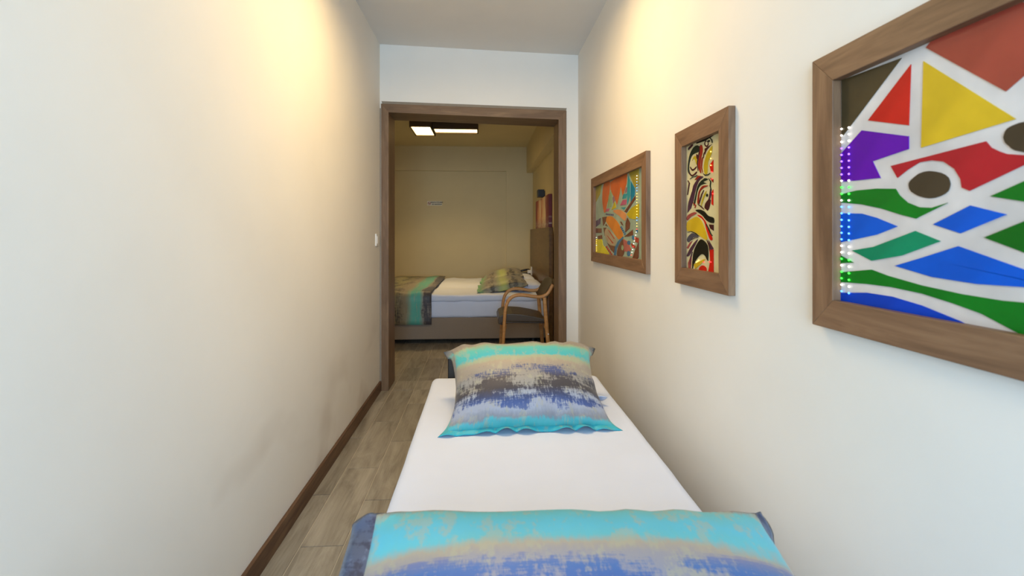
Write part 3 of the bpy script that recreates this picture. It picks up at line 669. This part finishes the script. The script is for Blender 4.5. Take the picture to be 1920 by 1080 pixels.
def pillow_meshes(a, b, tf, tb, seam=0.90, n=44, pucker=0.006, seed=1, droop=0.03, conc=0.12, corner=0.02, fold=(0.05, 0.05, 0.05)):
    """body and flange grids; local x across, y up the pillow, z out of its face"""
    r_ = random.Random(seed)
    ph = [r_.uniform(0, 6.28) for _ in range(6)]
    def flat(u, v):
        x = a * u * (1 - conc * (1 - v * v)); y = b * v * (1 - 0.05 * (1 - u * u))
        d = max(abs(u), abs(v))
        e = max(0, (d - seam) / (1 - seam))
        fl_, fr_, ft_ = fold
        rip = pucker * (math.sin(11 * u + ph[0]) + 0.7 * math.sin(19 * u + ph[1])) * (0.3 + e) if abs(v) >= abs(u) else pucker * (math.sin(9 * v + ph[2]) + 0.6 * math.sin(15 * v + ph[3])) * (0.3 + e)
        z = rip * (1 if d > seam * 0.9 else 0) * (0.35 if v > abs(u) else 1)
        if -v >= abs(u) and d > seam * 0.9: z = abs(z) * 2.0 * (1 - abs(u) ** 6)
        # the border folds back round the top and sides, except at the corners
        if v > abs(u): k_ = ft_ * e * (1 - 0.55 * abs(u) ** 8); z -= k_; y -= k_ * 0.45
        elif abs(u) > abs(v): k_ = (fr_ if u > 0 else fl_) * e * (1 - abs(v) ** 4); z -= k_; x -= math.copysign(k_ * 0.5, u)
        z -= droop * max(0, v - 0.6) / 0.4 * max(0, abs(u) - 0.75) / 0.25 * 1.6
        y -= 0.02 * max(0, v - 0.7) / 0.3 * max(0, abs(u) - 0.8) / 0.2
        return x, y, z
    def thick(u, v):
        uu, vv = min(1, abs(u) / seam), min(1, abs(v) / seam)
        return ((1 - uu ** 2.4) * (1 - vv ** 2.4)) ** 0.55
    def puck(u, v):
        uu, vv = abs(u) / seam, abs(v) / seam
        s = 0
        if vv > 0.45: s += (vv - 0.45) * math.sin(17 * u + 2.2 * math.sin(5 * u + ph[4]) + ph[0]) * (1 - uu ** 4)
        if uu > 0.55: s += (uu - 0.55) * math.sin(12 * v + 2 * math.sin(4 * v + ph[5]) + ph[2]) * (1 - vv ** 4)
        return s * pucker * 1.7 * min(1, 6 * thick(u, v))
    def grid(bm, ulim, side, uvl):
        g = []
        for j in range(n + 1):
            row = []
            for i in range(n + 1):
                u = ulim * math.sin(math.pi / 2 * (2 * i / n - 1)); v = ulim * math.sin(math.pi / 2 * (2 * j / n - 1))
                x, y, z = flat(u, v)
                zz = z + side * (tf if side > 0 else tb) * thick(u, v) + (puck(u, v) if side > 0 else 0)
                row.append((bm.verts.new((x, y, zz)), (u * .5 + .5, v * .5 + .5)))
            g.append(row)
        for j in range(n):
            for i in range(n):
                q_ = [g[j][i], g[j][i + 1], g[j + 1][i + 1], g[j + 1][i]]
                f = bm.faces.new([k[0] for k in q_])
                for lp, k in zip(f.loops, q_): lp[uvl].uv = k[1]
        return g
    bm = bmesh.new(); uvl = bm.loops.layers.uv.new('UVMap')
    grid(bm, seam, 1, uvl); grid(bm, seam, -1, uvl)
    bmesh.ops.remove_doubles(bm, verts=bm.verts[:], dist=0.0004)
    body = bm
    bm = bmesh.new(); uvl = bm.loops.layers.uv.new('UVMap')
    m = 64
    for side in (1, -1):
        rings = []
        for e in (0.0, 0.25, 0.5, 0.75, 1.0):
            d = seam + (1 - seam) * e - 0.004 * (1 - e)
            row = []
            for k in range(4 * m):
                s_, q_ = divmod(k, m); tt = 2 * q_ / m - 1
                u, v = ((tt, -1), (1, tt), (-tt, 1), (-1, -tt))[s_]
                rr = max(0, abs(u) - 0.82) * max(0, abs(v) - 0.82) / 0.0324; u, v = u * (1 - corner * rr * e), v * (1 - corner * rr * e)
                u, v = u * d, v * d
                x, y, z = flat(u, v)
                row.append((bm.verts.new((x, y, z + side * 0.0016 * (1 if e < 1 else 0))), (u * .5 + .5, v * .5 + .5)))
            rings.append(row)
        for A_, B_ in zip(rings, rings[1:]):
            for k in range(4 * m):
                q_ = [A_[k], A_[(k + 1) % (4 * m)], B_[(k + 1) % (4 * m)], B_[k]]
                f = bm.faces.new([w_[0] for w_ in q_])
                for lp, w_ in zip(f.loops, q_): lp[uvl].uv = w_[1]
    bmesh.ops.remove_doubles(bm, verts=bm.verts[:], dist=0.0003)
    return body, bm

def pillow(name, a, b, tf, tb, mat, fmat, loc, rot, label, group=None, **kw):
    body, fl = pillow_meshes(a, b, tf, tb, **kw)
    o = bpy.data.objects.new(name, mesh_from(body, name, mat, True)); C.objects.link(o)
    o.location = loc; o.rotation_euler = rot
    f = bpy.data.objects.new('flange', mesh_from(fl, 'flange', fmat, True)); link(f, o)
    tag(o, label, 'pillow', group)
    return o

PG = 'brushed-print pillows'
pillow('pillow', 0.346, 0.232, 0.088, 0.05, M['fab1'], M['fab1f'], (0.168, 1.872, 0.538), (R(34), 0, R(1.5)),
       'turquoise, tan and navy brushed-print pillow at the head of the narrow bed, nearest the doorway', PG, seed=3, pucker=0.008)
pillow('pillow', 0.388, 0.245, 0.062, 0.04, M['fab2'], M['fab2f'], (0.150, 0.632, 0.588), (R(10), R(1.4), R(-1.0)),
       'blue and turquoise brushed-print pillow at the bed foot, cut by the bottom edge', PG, seed=5, droop=0.0, conc=0.05, corner=0.075, pucker=0.003, fold=(0.0, 0.04, 0.06))
WG = 'plain white pillows'
pillow('white_pillow', 0.325, 0.20, 0.055, 0.055, M['sheet'], M['sheet'], (0.200, 2.13, 0.470), (R(6), 0, 0),
       'plain white pillow almost hidden behind the printed pillow on the narrow bed', WG, seed=8, pucker=0.003, droop=0.0)
pillow('white_pillow', 0.33, 0.21, 0.066, 0.066, M['sheet'], M['sheet'], (0.15, 0.645, 0.482), (R(3), 0, 0),
       'plain white pillow tucked out of sight under the blue printed pillow at the bed foot', WG, seed=9, pucker=0.003, droop=0.0)

# ------------------------------------------------------------------ stained-glass pictures on the right wall
BW, FX = 0.057, 0.681
def picture(yf, yn, FZ0, FZ1, art, pre, panel, leds, label):
    t = tag(empty('stained_glass_picture', (XR, (yf + yn) / 2, FZ0)), label, 'picture', 'framed stained-glass pictures')
    L, Hh = yf - yn, FZ1 - FZ0
    for pts, hor in (([(0, 0), (L, 0), (L - BW, BW), (BW, BW)], True), ([(0, Hh), (BW, Hh - BW), (L - BW, Hh - BW), (L, Hh)], True),
                     ([(0, 0), (BW, BW), (BW, Hh - BW), (0, Hh)], False), ([(L, 0), (L, Hh), (L - BW, Hh - BW), (L - BW, BW)], False)):
        o = prism('frame_rail', pts, XR - FX, M['frame'], t, (FX, yf, FZ0), (0, -1, 0), (0, 0, 1), (1, 0, 0))
        if hor: o.data.transform(Matrix.Rotation(R(90), 4, 'Z')); o.rotation_euler = (0, 0, R(-90))
        else: o.data.transform(Matrix.Rotation(R(90), 4, 'Y')); o.rotation_euler = (0, R(-90), 0)
        bv = o.modifiers.new('bev', 'BEVEL'); bv.width = 0.0012; bv.segments = 2; bv.limit_method = 'ANGLE'
    box('panel', (0.6992, XR, yn + BW - 0.003, yf - BW + 0.003, FZ0 + BW - 0.003, FZ1 - BW + 0.003), M[panel], t)
    for k, (col, pts) in enumerate(art):
        prism('glass_piece', [(p[0] / 1000, p[1] / 1000) for p in pts], 0.0012 + 0.00002 * k, M[pre + col], t, (0.6992, yf, FZ0), (0, -1, 0), (0, 0, 1), (-1, 0, 0))
    for strip in leds:
        names = []
        bm = bmesh.new()
        for (y, z, c) in strip:
            if c not in names: names.append(c)
            r_ = bmesh.ops.create_icosphere(bm, subdivisions=1, radius=0.0021)
            bmesh.ops.translate(bm, vec=(0, y - strip[0][0], z - strip[0][1]), verts=r_['verts'])
            for f in {f for v in r_['verts'] for f in v.link_faces}: f.material_index = names.index(c)
        o = bpy.data.objects.new('led_strip', mesh_from(bm, 'led_strip', [M['led_' + c] for c in names], True))
        o['kind'] = 'stuff'
        place(o, t, (0.6960, strip[0][0], strip[0][1]))
    return t
led3a, led3_reflect = [], []
for i in range(26):
    z = 1.336 - i * 0.01265
    if z < 1.004: break
    c = 'violet' if z > 1.240 else 'white'
    if 1.300 < z: c = 'white'
    for lo_, hi_, cc in ((1.204, 1.226, 'green'), (1.112, 1.186, 'blue'), (1.078, 1.09, 'green'), (1.045, 1.064, 'green'), (0.99, 1.032, 'blue')):
        if lo_ < z < hi_: c = cc
    led3a.append((0.8745, z, c)); led3_reflect.append((0.856, z - 0.0015, c))  # second column: the first one's reflection in the glass, built as glowing beads
led1a = []
for i in range(30):
    z = 1.398 - i * 0.0135
    c = 'white' if i < 2 else 'blue' if i < 6 else 'amber' if i < 14 else 'blue' if i < 16 else 'amber' if i < 18 else 'white' if i % 3 else 'red'
    yy = 2.100 if i < 18 else 2.100 + (i - 18) * 0.009
    if z > 1.022: led1a.append((yy, z, c))
led1b = [(2.868 + (0.004 if i > 7 else 0), 1.018 + 0.0118 * i, 'amber' if i % 4 else 'white') for i in range(9)]
led2a = [(1.402, 1.385, 'amber'), (1.402, 1.364, 'amber'), (1.402, 1.343, 'amber'), (1.395, 1.322, 'red'), (1.395, 1.300, 'red'), (1.390, 1.255, 'red')]
led2b = [(1.500, 1.040, 'amber'), (1.492, 1.043, 'amber'), (1.484, 1.047, 'amber'), (1.450, 1.043, 'red'), (1.410, 1.046, 'red'), (1.402, 1.046, 'red')]
picture(2.951, 1.937, 0.963, 1.484, ART_F1, 'B', 'came1', [led1a, led1b], 'framed orange and brown stained-glass fish and sails picture nearest the doorway')
picture(1.639, 1.269, 0.959, 1.490, ART_F2, 'D', 'came2', [led2a, led2b], 'tall narrow framed stained-glass picture of cream, black and red swirls, middle of the three')
EXTRA = [('yellow', [(560, 330), (700, 330), (640, 455)]), ('red', [(720, 335), (850, 335), (725, 460)]), ('teal', [(640, 190), (760, 140), (850, 190), (740, 235)]),
         ('blue', [(560, 70), (750, 60), (905, 90), (905, 120), (700, 105)]), ('purple', [(560, 240), (640, 215), (700, 290), (570, 310)])]
picture(0.936, -0.03, 0.944, 1.489, ART_F3 + EXTRA, 'A', 'came3', [led3a, led3_reflect], 'large framed stained-glass picture of a sailing boat on waves at the right edge')

# light switch on the left wall by the door
sw = tag(empty('light_switch', (XL, 3.352, 1.093)), 'white light switch on the left wall beside the door casing', 'switch')
box('plate', (XL, XL + 0.009, 3.310, 3.394, 1.050, 1.136), M['white_pl'], sw, 0.003)
box('rocker', (XL + 0.008, XL + 0.013, 3.326, 3.378, 1.066, 1.120), M['white_pl'], sw, 0.002)

# ------------------------------------------------------------------ the room beyond
fb = tag(empty('double_bed', (-0.4, 5.73, 0)), 'double bed with white bedding and tall wooden headboard beyond the doorway', 'bed')
box('bed_base', (-1.46, 0.655, 4.86, 6.60, 0.052, 0.275), M['base_f'], fb, 0.012)
soft_box('mattress', (-1.47, 0.650, 4.85, 6.60, 0.272, 0.470), 0.035, M['sheet'], fb, 24, 20, 0.006, 2)
soft_box('duvet', (-1.48, 0.640, 4.835, 6.61, 0.445, 0.520), 0.030, M['sheet'], fb, 34, 28, 0.016, 4)
hb = box('headboard', (0.657, 0.700, 4.70, 6.62, 0.0, 1.205), M['headb'], fb, 0.004, 2, 'y')
for x in (-1.36, 0.52):
    for y in (4.93, 6.5):
        o = bpy.data.objects.new('leg', lathe_mesh('leg', [(0.03, 0), (0.035, 0.02), (0.035, 0.054)], M['dark'])); place(o, fb, (x, y, 0))

# bed runner draped over the foot of the double bed and down its side
def runner():
    prof = [(6.60, 0.534), (6.30, 0.535), (6.0, 0.537), (5.7, 0.536), (5.4, 0.537), (5.15, 0.536), (4.95, 0.535), (4.875, 0.532), (4.838, 0.518), (4.824, 0.49), (4.822, 0.44), (4.828, 0.38), (4.832, 0.31), (4.834, 0.26), (4.835, 0.212)]
    bm = bmesh.new(); uvl = bm.loops.layers.uv.new('UVMap'); g = []
    Ls = [0]
    for p, q_ in zip(prof, prof[1:]): Ls.append(Ls[-1] + math.dist(p, q_))
    nx = 26
    for (y, z), s_ in zip(prof, Ls):
        row = []
        for i in range(nx + 1):
            u = i / nx; x = -1.20 + 0.668 * u
            k = 0.004 * math.sin(9 * u + 3 * s_) + 0.003 * math.sin(17 * u)
            down = z < 0.5
            row.append((bm.verts.new((x + 0.87, y - 5.7 - (abs(k) if down else 0), z - 0.52 + (0 if down else 0.012 + k))), (u, s_ / Ls[-1])))
        g.append(row)
    for a_, b_ in zip(g, g[1:]):
        for i in range(nx):
            q_ = [a_[i], a_[i + 1], b_[i + 1], b_[i]]
            f = bm.faces.new([w_[0] for w_ in q_])
            for lp, w_ in zip(f.loops, q_): lp[uvl].uv = w_[1]
    o = bpy.data.objects.new('bed_runner', mesh_from(bm, 'bed_runner', M['fab4'], True)); C.objects.link(o)
    o.location = (-0.87, 5.7, 0.52)
    so = o.modifiers.new('thick', 'SOLIDIFY'); so.thickness = 0.005; so.offset = 1
    return tag(o, 'grey and turquoise patterned runner draped over the foot of the double bed', 'bed runner')
runner()
pillow('pillow', 0.33, 0.285, 0.075, 0.04, M['fab3'], M['fab3'], (0.205, 5.24, 0.583), (R(11), 0, R(-90)),
       'grey and lime brushed-print pillow on the near side of the double bed', PG, seed=12, droop=0.02, pucker=0.004)
pillow('pillow', 0.33, 0.285, 0.085, 0.04, M['fab3'], M['fab3'], (0.235, 6.02, 0.600), (R(13), 0, R(-92)),
       'grey and lime brushed-print pillow on the double bed, behind another one like it', PG, seed=15, droop=0.02, pucker=0.004)
pillow('white_pillow', 0.33, 0.17, 0.045, 0.045, M['sheet'], M['sheet'], (0.475, 5.26, 0.580), (R(3), 0, R(-90)),
       'plain white pillow against the tall headboard, nearest the wooden armchair', WG, seed=18, pucker=0.003, droop=0.01)
pillow('white_pillow', 0.32, 0.17, 0.045, 0.045, M['sheet'], M['sheet'], (0.475, 6.02, 0.580), (R(3), 0, R(-90)),
       'plain white pillow against the tall headboard on the far side, by the telephone', WG, seed=19, pucker=0.003, droop=0.01)

# bedside table, telephone, socket
ns = tag(empty('bedside_table', (0.56, 6.86, 0)), 'dark brown bedside table between the double bed and the far wall', 'bedside table')
box('body', (0.42, 0.738, 6.66, 7.06, 0.10, 0.505), M['headb'], ns, 0.003)
box('top', (0.405, 0.739, 6.645, 7.07, 0.505, 0.528), M['headb'], ns, 0.003)
dr = box('drawer', (0.412, 0.421, 6.675, 7.045, 0.32, 0.49), M['headb'], ns, 0.002)
box('knob', (0.398, 0.413, 6.85, 6.87, 0.40, 0.42), M['dark'], dr, 0.003)
for x in (0.44, 0.715):
    for y in (6.68, 7.04): box('leg', (x - 0.018, x + 0.018, y - 0.018, y + 0.018, 0, 0.102), M['headb'], ns)
ph = tag(empty('telephone', (0.575, 6.80, 0.528)), 'black desk telephone on the bedside table by the headboard', 'telephone')
prism('phone_body', [(0.47, 0.528), (0.67, 0.528), (0.67, 0.585), (0.64, 0.592), (0.49, 0.556), (0.47, 0.548)], 0.17, M['phone'], ph, (0, 6.70, 0), (1, 0, 0), (0, 0, 1), (0, 1, 0))
sweep('handset', [(0.475, 6.735, 0.588), (0.50, 6.735, 0.598), (0.57, 6.735, 0.618), (0.63, 6.735, 0.628), (0.66, 6.735, 0.622)], 0.045, 0.026, M['phone'], ph, 0.008)
for i in range(3):
    for j in range(3):
        x = 0.53 + 0.024 * i
        box('key', (x, x + 0.016, 6.785 + 0.022 * j, 6.800 + 0.022 * j, 0.564 + 0.005 * i, 0.574 + 0.005 * i), M['grey_pl'], ph)
so = tag(empty('power_socket', (0.657, 6.42, 0.63)), 'white power socket on the headboard above the telephone', 'socket')
box('plate', (0.646, 0.6575, 6.36, 6.48, 0.575, 0.69), M['white_pl'], so, 0.003)
box('plug', (0.60, 0.647, 6.40, 6.445, 0.60, 0.645), M['white_pl'], so, 0.006)

# bentwood armchair
CY0, CY1 = 3.885, 4.335
ch = tag(empty('armchair', (0.35, 4.11, 0)), 'bentwood beech armchair with brown leatherette seat, just inside the doorway', 'chair')
for cy_ in (CY0, CY1):
    dz = 0.0
    sweep('arm_and_front_leg', [(0.145, cy_, 0.0), (0.160, cy_, 0.20), (0.170, cy_, 0.40), (0.178, cy_, 0.52), (0.205, cy_, 0.595), (0.265, cy_, 0.630), (0.34, cy_, 0.628), (0.43, cy_, 0.612), (0.49, cy_, 0.612), (0.535, cy_, 0.640), (0.575, cy_, 0.715)], 0.035, 0.026, M['chairw'], ch)
    sweep('rear_leg', [(0.505, cy_, 0.606), (0.512, cy_, 0.50), (0.520, cy_, 0.40), (0.535, cy_, 0.22), (0.553, cy_, 0.0)], 0.035, 0.030, M['chairw'], ch)
    box('bolt', (0.530, 0.540, cy_ - 0.021, cy_ - 0.016, 0.30, 0.31), M['white_pl'], ch, 0.002)
seat_prof = [(0.120, 0.388), (0.117, 0.42), (0.130, 0.450), (0.165, 0.468), (0.24, 0.472), (0.32, 0.466), (0.42, 0.448), (0.515, 0.425), (0.520, 0.398), (0.42, 0.400), (0.30, 0.402), (0.185, 0.405), (0.150, 0.392), (0.140, 0.380)]
st_ = prism('seat', seat_prof, CY1 - CY0 - 0.035, M['leather'], ch, (0, CY0 + 0.0175, 0), (1, 0, 0), (0, 0, 1), (0, 1, 0))
bv = st_.modifiers.new('bev', 'BEVEL'); bv.width = 0.008; bv.segments = 3; bv.limit_method = 'ANGLE'; bv.angle_limit = R(50)
sweep('seat_piping', [(0.140, CY0 + 0.012, 0.384), (0.160, CY0 + 0.012, 0.392), (0.20, CY0 + 0.012, 0.402), (0.36, CY0 + 0.012, 0.398), (0.51, CY0 + 0.012, 0.395)], 0.010, 0.010, M['piping'], ch, 0.003)
box('seat_rail', (0.165, 0.19, CY0 + 0.017, CY1 - 0.017, 0.345, 0.385), M['chairw'], ch, 0.004)
box('seat_rail', (0.505, 0.53, CY0 + 0.015, CY1 - 0.015, 0.345, 0.385), M['chairw'], ch, 0.004)
# curved back pad between the two side frames
bm = bmesh.new(); rows = []
for j in range(9):
    v = j / 8
    row = []
    for i in range(13):
        u = i / 12
        y = CY0 - 0.01 + (CY1 - CY0 + 0.02) * u
        x = 0.490 + 0.085 * v + 0.030 * (1 - (2 * u - 1) ** 2)
        z = 0.555 + 0.190 * v - 0.03 * (2 * u - 1) ** 4 * (1 if v > 0.5 else -1) * abs(2 * v - 1)
        row.append(bm.verts.new((x - 0.53, y - 4.11, z - 0.66)))
    rows.append(row)
for a_, b_ in zip(rows, rows[1:]):
    for i in range(12): bm.faces.new((a_[i], a_[i + 1], b_[i + 1], b_[i]))
bk = place(bpy.data.objects.new('backrest', mesh_from(bm, 'backrest', M['leather'], True)), ch, (0.53, 4.11, 0.66))
sd = bk.modifiers.new('thick', 'SOLIDIFY'); sd.thickness = 0.036; sd.offset = 0
bv = bk.modifiers.new('bev', 'BEVEL'); bv.width = 0.012; bv.segments = 3; bv.limit_method = 'ANGLE'; bv.angle_limit = R(50)

# canvas painting on the headboard wall
pt = tag(empty('canvas_painting', (FRX, 5.67, 1.228)), 'abstract red and cream canvas painting standing above the tall headboard', 'painting')
t = NT('abstract_paint')
co = t.n('ShaderNodeTexCoord').outputs['Object']
sx = t.n('ShaderNodeSeparateXYZ'); t.l(co, sx.inputs[0])
nz = t.noise(t.mapping(co, (1, 9, 2.2)), 1.6, 4, 0.6, 0.6)
pos = t.math('ADD', t.math('MULTIPLY', sx.outputs[1], 0.80), 0.5)
pos = t.math('ADD', pos, t.math('MULTIPLY', t.math('SUBTRACT', nz, 0.5), 0.40))
cl = t.ramp(pos, [(0.0, srgb(110, 40, 56)), (0.16, srgb(140, 50, 62)), (0.24, srgb(226, 206, 172)), (0.42, srgb(214, 176, 140)), (0.50, srgb(184, 92, 70)), (0.56, srgb(224, 204, 170)), (0.74, srgb(206, 150, 116)), (0.84, srgb(170, 80, 70)), (1.0, srgb(120, 44, 50))])
lowm = t.math('MULTIPLY', t.ramp(sx.outputs[2], [(0.0, (1, 1, 1)), (0.01, (1, 1, 1))]), 0.0)
spk = t.ramp(t.noise(t.mapping(co, (1, 30, 12)), 2.0, 3, 0.7), [(0.52, (0, 0, 0)), (0.60, (1, 1, 1))])
low = t.ramp(t.math('ADD', t.math('MULTIPLY', sx.outputs[2], 2.6), 0.5), [(0.12, (1, 1, 1)), (0.38, (0, 0, 0))])
cl = t.mix(t.math('MULTIPLY', spk, low), cl, srgb(222, 214, 206))
cl2 = t.mix(t.math('MULTIPLY', t.math('SUBTRACT', 1.0, spk), t.math('MULTIPLY', low, 0.45)), cl, srgb(86, 62, 100))
t.l(cl2, t.b.inputs['Base Color']); t.b.inputs['Roughness'].default_value = 0.6
box('canvas', (FRX - 0.040, FRX - 0.002, 5.04, 6.30, 1.208, 1.572), t.m, pt, 0.003)
box('stretcher', (FRX - 0.03, FRX - 0.0005, 5.07, 6.27, 1.24, 1.54), M['headb'], pt)

# dark wall lamp above the canvas
wl = tag(empty('wall_lamp', (FRX, 5.72, 1.62)), 'small unlit dark box wall lamp above the canvas painting', 'lamp')
box('lamp_body', (FRX - 0.085, FRX - 0.012, 5.62, 5.76, 1.585, 1.675), M['dark'], wl)
box('wall_plate', (FRX - 0.013, FRX, 5.64, 5.74, 1.60, 1.66), M['dark'], wl)

# dark framed mirror, only its edge shows past the door jamb
mr = tag(empty('wall_mirror', (FRX, 4.35, 1.22)), 'dark framed wall mirror just past the right door jamb, only its edge showing', 'mirror')
for e in [(4.01, 4.66, 1.215, 1.255), (4.01, 4.66, 1.68, 1.72), (4.01, 4.05, 1.255, 1.68), (4.62, 4.66, 1.255, 1.68)]:
    box('frame_rail', (FRX - 0.03, FRX, *e), M['dark'], mr, 0.002)
box('mirror_glass', (FRX - 0.016, FRX - 0.004, 4.05, 4.62, 1.255, 1.68), M['mirror'], mr)

# no-smoking notice on the far wall
sg = tag(empty('no_smoking_sign', (-0.735, YB, 1.60)), 'small no-smoking notice with two lines of text on the far wall', 'sign')
box('plate', (-0.845, -0.625, YB - 0.003, YB, 1.567, 1.633), plain('sign_paper', srgb(246, 240, 224), 0.6), sg)
def text(body, size, x, z, mat, name):
    cu = bpy.data.curves.new(name, 'FONT'); cu.body = body; cu.size = size; cu.align_x = 'CENTER'; cu.extrude = 0.0003; cu.offset = 0.0009
    to = bpy.data.objects.new(name, cu); C.objects.link(to)
    bpy.context.view_layer.update()
    me = bpy.data.meshes.new_from_object(to.evaluated_get(bpy.context.evaluated_depsgraph_get()))
    bpy.data.objects.remove(to)
    me.materials.clear(); me.materials.append(mat)
    o = bpy.data.objects.new(name, me); place(o, sg, (x, YB - 0.0036, z)); o.rotation_euler = (R(90), 0, 0)
    return o
text('S\u0130GARA \u0130\u00c7\u0130LMEZ', 0.0235, -0.703, 1.607, M['ink'], 'lettering')
text('NO SMOKING', 0.0235, -0.703, 1.578, M['ink'], 'lettering')
bm = bmesh.new()
ring = [(math.cos(2 * math.pi * i / 24), math.sin(2 * math.pi * i / 24)) for i in range(24)]
for y_ in (0.0,):
    o_ = [bm.verts.new((0.023 * c_, y_, 0.023 * s_)) for c_, s_ in ring]; i_ = [bm.verts.new((0.018 * c_, y_, 0.018 * s_)) for c_, s_ in ring]
    for k in range(24): bm.faces.new((o_[k], o_[(k + 1) % 24], i_[(k + 1) % 24], i_[k]))
    d = 0.0025
    bm.faces.new([bm.verts.new((x_, y_, z_)) for x_, z_ in ((-0.013 - d, 0.013 - d), (-0.013 + d, 0.013 + d), (0.013 + d, -0.013 + d), (0.013 - d, -0.013 - d))])
pr = place(bpy.data.objects.new('prohibition_symbol', mesh_from(bm, 'prohibition_symbol', M['signred'])), sg, (-0.815, YB - 0.0045, 1.60))
so_ = pr.modifiers.new('thick', 'SOLIDIFY'); so_.thickness = 0.0008
box('cigarette', (-0.828, -0.804, YB - 0.0042, YB - 0.0032, 1.597, 1.602), M['ink'], sg)
